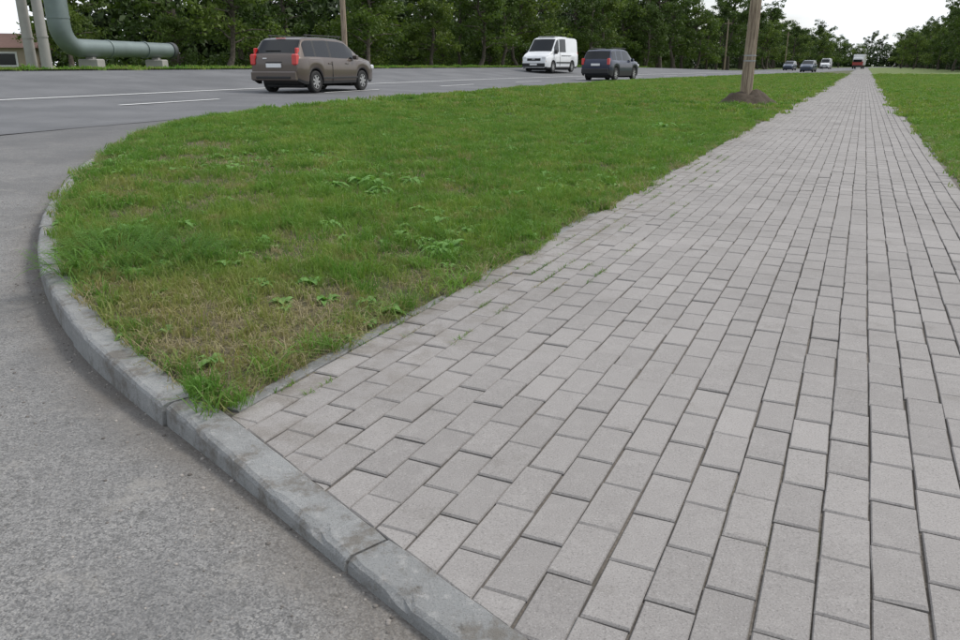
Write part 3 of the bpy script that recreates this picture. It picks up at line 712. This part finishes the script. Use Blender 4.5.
suv=dict(L=4.35,W=1.80,H=1.66,r=.34,wx=(.85,3.45),paint=PN,top=[(0,.95),(.03,1.05),(.08,1.12),(.36,1.55),(.5,1.62),(1.5,1.67),(2.3,1.64),(2.6,1.58),(3.2,1.13),(3.35,1.08),(4.0,.98),(4.25,.86),(4.35,.7)],
 belt=[(0,1.06),(1,1.03),(3.3,1.0),(4.35,.9)],ws=(2.62,3.18),rw=(.09,.37),win=[(.34,.86),(.94,1.65),(1.75,2.9)],cladding=True,rt=.08,ft=.2,
 parts=[(2,(.0,0,.50),(.18,1.6,.28),0),(5,(-.02,0,.84),(.03,.52,.12),0),(3,(.03,.76,1.0),(.12,.14,.34),1),(2,(1.6,.62,1.71),(2.,.03,.035),1),(2,(.7,.62,1.68),(.05,.03,.06),1),(2,(2.5,.62,1.66),(.05,.03,.08),1),(0,(2.85,.96,1.08),(.12,.15,.15),1),(4,(4.2,.65,.8),(.2,.3,.15),1),(2,(4.33,0,.6),(.08,1.1,.2),0),(3,(-.01,.6,.52),(.1,.16,.05),1)])
van=dict(L=4.95,W=1.95,H=2.22,r=.34,wx=(.95,3.95),paint=PW,top=[(0,2.05),(.05,2.14),(.3,2.2),(2.5,2.24),(3.1,2.2),(3.35,2.12),(4.08,1.30),(4.3,1.22),(4.75,1.05),(4.9,.9),(4.95,.7)],
 belt=[(0,1.22),(3.2,1.2),(4.0,1.12),(4.95,.9)],ws=(3.37,4.06),rw=None,win=[(1.95,2.95),(3.05,3.78)],tumble=.84,rt=.03,ft=.16,
 parts=[(2,(4.93,0,.46),(.14,1.62,.24),0),(2,(4.93,0,.80),(.07,.95,.16),0),(4,(4.80,.70,.88),(.24,.26,.24),1),(6,(4.83,.80,.70),(.12,.12,.08),1),(5,(5.005,0,.50),(.02,.52,.11),0),(2,(3.75,1.03,1.28),(.12,.2,.26),1),(2,(2.4,.985,.62),(2.3,.03,.09),1),(3,(.0,.85,1.1),(.08,.12,.4),1),(2,(.02,0,.5),(.14,1.7,.2),0),(2,(2.99,.982,1.0),(.012,.012,1.2),1),(2,(2.0,.978,1.06),(1.6,.014,.03),1),(0,(2.2,0,2.25),(1.9,1.2,.03),0),(7,(5.0,0,.83),(.03,.2,.08),0)])
def roadpos(x,y):
    s=s_of(x,y); _,_,tx,ty=Rat(s); q=qd(np.array([x]),np.array([y])); z=float(Az(np.array([x]),np.array([y]),q)[0]); return z,math.atan2(ty,tx)
def put(name,x,y,spec,flip=False,sc=1.,dh=0):
    z,h=roadpos(x,y); e=vehicle(name,(x,y,z+.004),h+(math.pi if flip else 0)+dh,spec); e.scale=(sc,sc,sc); return e
put("estate_car",-5.05,25.3,estate,sc=1.02)
put("suv_car",7.5,46.4,suv,dh=-.05)
put("delivery_van",4.9,57.0,van,True,1.03)
st2=dict(estate); st2['paint']=PB; put("estate_car",44.4,110,st2,True)
st3=dict(estate); st3['paint']=PB; x,y=RQ(s_of(60,134),8.5); put("estate_car",float(x),float(y),st3,True)
x,y=RQ(s_of(85,178),9.); put("delivery_van",float(x),float(y),van,True)
def lorry(x,y):
    z,h=roadpos(x,y); e=bpy.data.objects.new("box_truck",None); link(e); e.location=(x,y,z); e.rotation_euler=(0,0,h+math.pi)
    mb=MB(); mb.box((-1.2,0,2.1),(5.2,2.4,2.5),0,.05); mb.box((-.3,0,.75),(7,.9,.2),3); mb.box((2.6,0,1.2),(1.7,2.2,1.3),1,.18); mb.box((2.6,0,2.2),(1.5,2.1,.8),0,.18); mb.box((3.42,0,1.85),(.1,1.9,.6),2); mb.box((3.45,0,.7),(.15,2.1,.35),3); obj("body",mb.mesh("body",[PW,PR,M_glass,M_blk]),e)
    wm=wheel_mesh(.48,.3)
    for k,(a,b) in enumerate(((-2.4,.95),(-2.4,-.95),(2.5,.95),(2.5,-.95))): obj("wheel_%d"%(k+1),wm,e,loc=(a,b,.48))
lorry(92.5,199)
# ------------------------------------------------------------------ poles, pipe, house
m=NT("wood_pole"); mp=m.n("ShaderNodeMapping"); m.l(m.P,mp.inputs[0]); mp.inputs["Scale"].default_value=(14,14,.8)
c=m.mix(m.ramp(m.noise(2.2,6,.7,mp.outputs[0]),.35,.68),(.15,.11,.08),(.42,.34,.25)); m.col(c); m.rough(.9); m.bump(m.noise(3,6,.8,mp.outputs[0]),.8,.02); M_wood=m.mat
M_conc=simple("pole_concrete",(.30,.29,.27),.9,vary=.25,vs=2.5); M_steel=simple("galvanised_steel",(.32,.33,.34),.5,metal=.5,vary=.15)
px,py=6.50,19.7; gz=.03
e=bpy.data.objects.new("utility_pole",None); link(e); e.location=(px,py,gz)
mb=MB(); mb.tube([(0,0,-.2),(.01,0,1.5),(.04,.0,4),(.1,0,9)],[.15,.135,.12,.10],18); obj("pole_shaft",mb.mesh("pole_shaft",[M_wood]),e)
mb=MB(); 
for z in (1.0,1.12,5.): mb.tube([(.01,0,z),(.01,0,z+.03)],[.143,.143],18)
mb.tube([(.1,-.7,8.4),(.1,.7,8.4)],.05,8); mb.tube([(.1,-.6,8.4),(.1,-.6,8.6)],.035,8); mb.tube([(.1,.6,8.4),(.1,.6,8.6)],.035,8)
obj("bands",mb.mesh("bands",[M_steel]),e)
m=NT("dark_earth"); m.col(m.mix(m.noise(14,5,.8),(.035,.027,.02),(.13,.10,.07))); m.rough(1); m.bump(m.noise(20,5,.8),1,.03); M_earth=m.mat
A_=np.linspace(0,2*np.pi,49); Rr=np.linspace(0,1,14); Rg,Ag=np.meshgrid(Rr,A_,indexing='ij')
X=px+.05+Rg*np.cos(Ag)*.72*(1+.2*np.sin(2*Ag+1)); Y=py+Rg*np.sin(Ag)*.6; nz=vn(X,Y,5,3); Z=gz-.02+(.28+.34*(nz-.5))*(1-Rg**2.6)-.03*Rg; grid("earth_mound",X,Y,Z,M_earth)
for x,y,s in ((px-.6,py-.3,1.1),(px+.5,py-.35,1.),(px+.2,py-.6,.9),(px+.7,py,1.2),(px-.75,py+.1,1.)): weed("tall_grass_tuft",x,y,me_t,s)
for k,(x,y) in enumerate(((-15.95,30.),(-16.55,30.1))):
    z=float(Vz(np.array([x]),np.array([y]))[0]); mb=MB(); mb.tube([(x,y,z-.2),(x-.02,y,z+4.5),(x-.05,y,z+9)],[.19,.165,.13],14); mb.tube([(x,y,z+1.2),(x,y,z+1.26)],.20,14); obj("concrete_pole",mb.mesh("concrete_pole",[M_conc]))
x,y=-6.1,37.; z=float(Vz(np.array([x]),np.array([y]))[0])
mb=MB(); mb.tube([(x,y,z-.2),(x,y,z+9)],[.13,.10],12); mb.tube([(x-.7,y,z+8.3),(x+.7,y,z+8.3)],.05,8); obj("utility_pole",mb.mesh("wooden_pole",[M_wood]))
# heating pipe
M_pipe=simple("pipe_cladding",(.17,.21,.205),.5,metal=.3,vary=.3,vs=1.2); M_pd=simple("pipe_flange",(.05,.055,.06),.6)
z0=1.62; a=np.array([-16.9,33.2]); b=np.array([-15.2,40.]); dv=(b-a)/np.linalg.norm(b-a)
mb=MB()
pts=[(a[0]-4.,a[1]+.2,6.5),(a[0]-1.2,a[1],6.5)]+[(a[0]-1.2*(1-math.sin(t)),a[1],6.5-1.2*(1-math.cos(t))) for t in np.linspace(.3,1.57,6)]+[(a[0],a[1],z0+1.)]
for t in np.linspace(.2,1.57,7): pts.append((a[0]+dv[0]*.9*(1-math.cos(t)),a[1]+dv[1]*.9*(1-math.cos(t)),z0+.9-.9*math.sin(t)))
pts.append((b[0],b[1],z0)); mb.tube(pts,[.42]*9+[.42,.41,.40,.39,.38,.37,.36,.33][:len(pts)-9],22,0)
for p in ((a[0],a[1],z0+1.1,0),(a[0],a[1],4.2,0)): mb.tube([(p[0],p[1],p[2]),(p[0],p[1],p[2]+.08)],.44,22,0)
for f in (.3,.65): 
    c_=a+(b-a)*f; mb.tube([(c_[0]+dv[0]*.5,c_[1]+dv[1]*.5,z0),(c_[0]+dv[0]*.6,c_[1]+dv[1]*.6,z0)],.38,22,0)
mb.tube([(b[0],b[1],z0),(b[0]+dv[0]*.25,b[1]+dv[1]*.25,z0)],.38,22,1)
pe=bpy.data.objects.new("heating_pipe",None); link(pe); obj("pipe",mb.mesh("pipe",[M_pipe,M_pd]),pe)
mb=MB(); 
for f in(.22,.85):
    c_=a+(b-a)*f; mb.box((c_[0],c_[1],.88),(.8,.7,.62),0,.04); mb.box((c_[0],c_[1],1.22),(.3,.3,.12),0,.02)
obj("support",mb.mesh("support",[M_conc]),pe)
# house
M_wall=simple("plaster_wall",(.33,.27,.2),.9,vary=.15); M_roof=simple("roof_tile",(.14,.075,.055),.8,vary=.3,vs=6.); M_frame=simple("window_frame",(.6,.6,.58),.5)
hx,hy=-30.3,47.; e=bpy.data.objects.new("small_house",None); link(e); e.location=(hx,hy,.4); e.rotation_euler=(0,0,.35)
mb=MB(); mb.box((0,0,.75),(9,6,1.5),0,.02); obj("walls",mb.mesh("walls",[M_wall]),e)
mb=MB(); mb.add([(-4.8,-3.3,1.45),(4.8,-3.3,1.45),(4.8,3.3,1.45),(-4.8,3.3,1.45),(-4.8,0,2.3),(4.8,0,2.3)],[(0,1,5,4),(2,3,4,5),(1,2,5),(3,0,4),(3,2,1,0)]); obj("roof",mb.mesh("roof",[M_roof],False),e)
mb=MB(); 
for x in(-3,-.8,3.2): mb.box((x,-3.01,.85),(1.1,.06,.8),0); mb.box((x,-3.03,.85),(.9,.06,.6),1)
mb.box((1.3,-3.01,.75),(.95,.07,1.4),2); obj("windows",mb.mesh("windows",[M_frame,M_glass,M_bark]),e)
# distant line poles
for s,q0 in ((120,16.),(175,16.)):
    x,y=RQ(sb+s,q0); x=float(x);y=float(y); z=float(Vz(np.array([x]),np.array([y]))[0])
    mb=MB(); mb.tube([(0,0,-.2),(0,0,7.5)],[.12,.09],10); mb.tube([(-.6,0,7.),(.6,0,7.)],.04,6); obj("utility_pole",mb.mesh("line_pole",[M_wood]),loc=(x,y,z))
# ------------------------------------------------------------------ light, sky, camera
el=math.radians(50); az=math.radians(68)
sd=Vector((math.sin(az)*math.cos(el),math.cos(az)*math.cos(el),math.sin(el)))
su=bpy.data.lights.new("sun",'SUN'); su.energy=2.2; su.angle=math.radians(14); su.color=(1,.965,.91)
so=bpy.data.objects.new("sun",su); link(so); so.rotation_euler=(-sd).to_track_quat('-Z','Y').to_euler()
w=bpy.data.worlds.new("World"); scene.world=w; w.use_nodes=True; nt=w.node_tree; bg=nt.nodes["Background"]
sky=nt.nodes.new("ShaderNodeTexSky"); sky.sky_type='NISHITA'; sky.sun_disc=False; sky.sun_elevation=el; sky.sun_rotation=az; sky.air_density=1.; sky.dust_density=2.5
tc=nt.nodes.new("ShaderNodeTexCoord"); mp=nt.nodes.new("ShaderNodeMapping"); mp.inputs["Scale"].default_value=(1,1,3.5); nt.links.new(tc.outputs["Generated"],mp.inputs[0])
no=nt.nodes.new("ShaderNodeTexNoise"); no.inputs["Scale"].default_value=3.; no.inputs["Detail"].default_value=7; nt.links.new(mp.outputs[0],no.inputs[0])
mr=nt.nodes.new("ShaderNodeMapRange"); mr.interpolation_type='SMOOTHSTEP'; mr.inputs[1].default_value=.4; mr.inputs[2].default_value=.62; mr.inputs[3].default_value=.4; mr.inputs[4].default_value=.95; nt.links.new(no.outputs[0],mr.inputs[0])
mx=nt.nodes.new("ShaderNodeMix"); mx.data_type='RGBA'; nt.links.new(mr.outputs[0],mx.inputs[0]); nt.links.new(sky.outputs[0],mx.inputs[6]); mx.inputs[7].default_value=(8.4,8.75,9.2,1)
nt.links.new(mx.outputs[2],bg.inputs[0]); bg.inputs[1].default_value=.132
cam=bpy.data.cameras.new("camera"); co=bpy.data.objects.new("camera",cam); link(co); scene.camera=co
cam.lens=29.; cam.sensor_width=36; cam.clip_end=6000; cam.clip_start=.05
co.location=(0,0,.95); co.rotation_euler=(math.radians(90-18.26),0,0)
scene.view_settings.view_transform='Standard'; scene.view_settings.look='None'; scene.view_settings.exposure=0
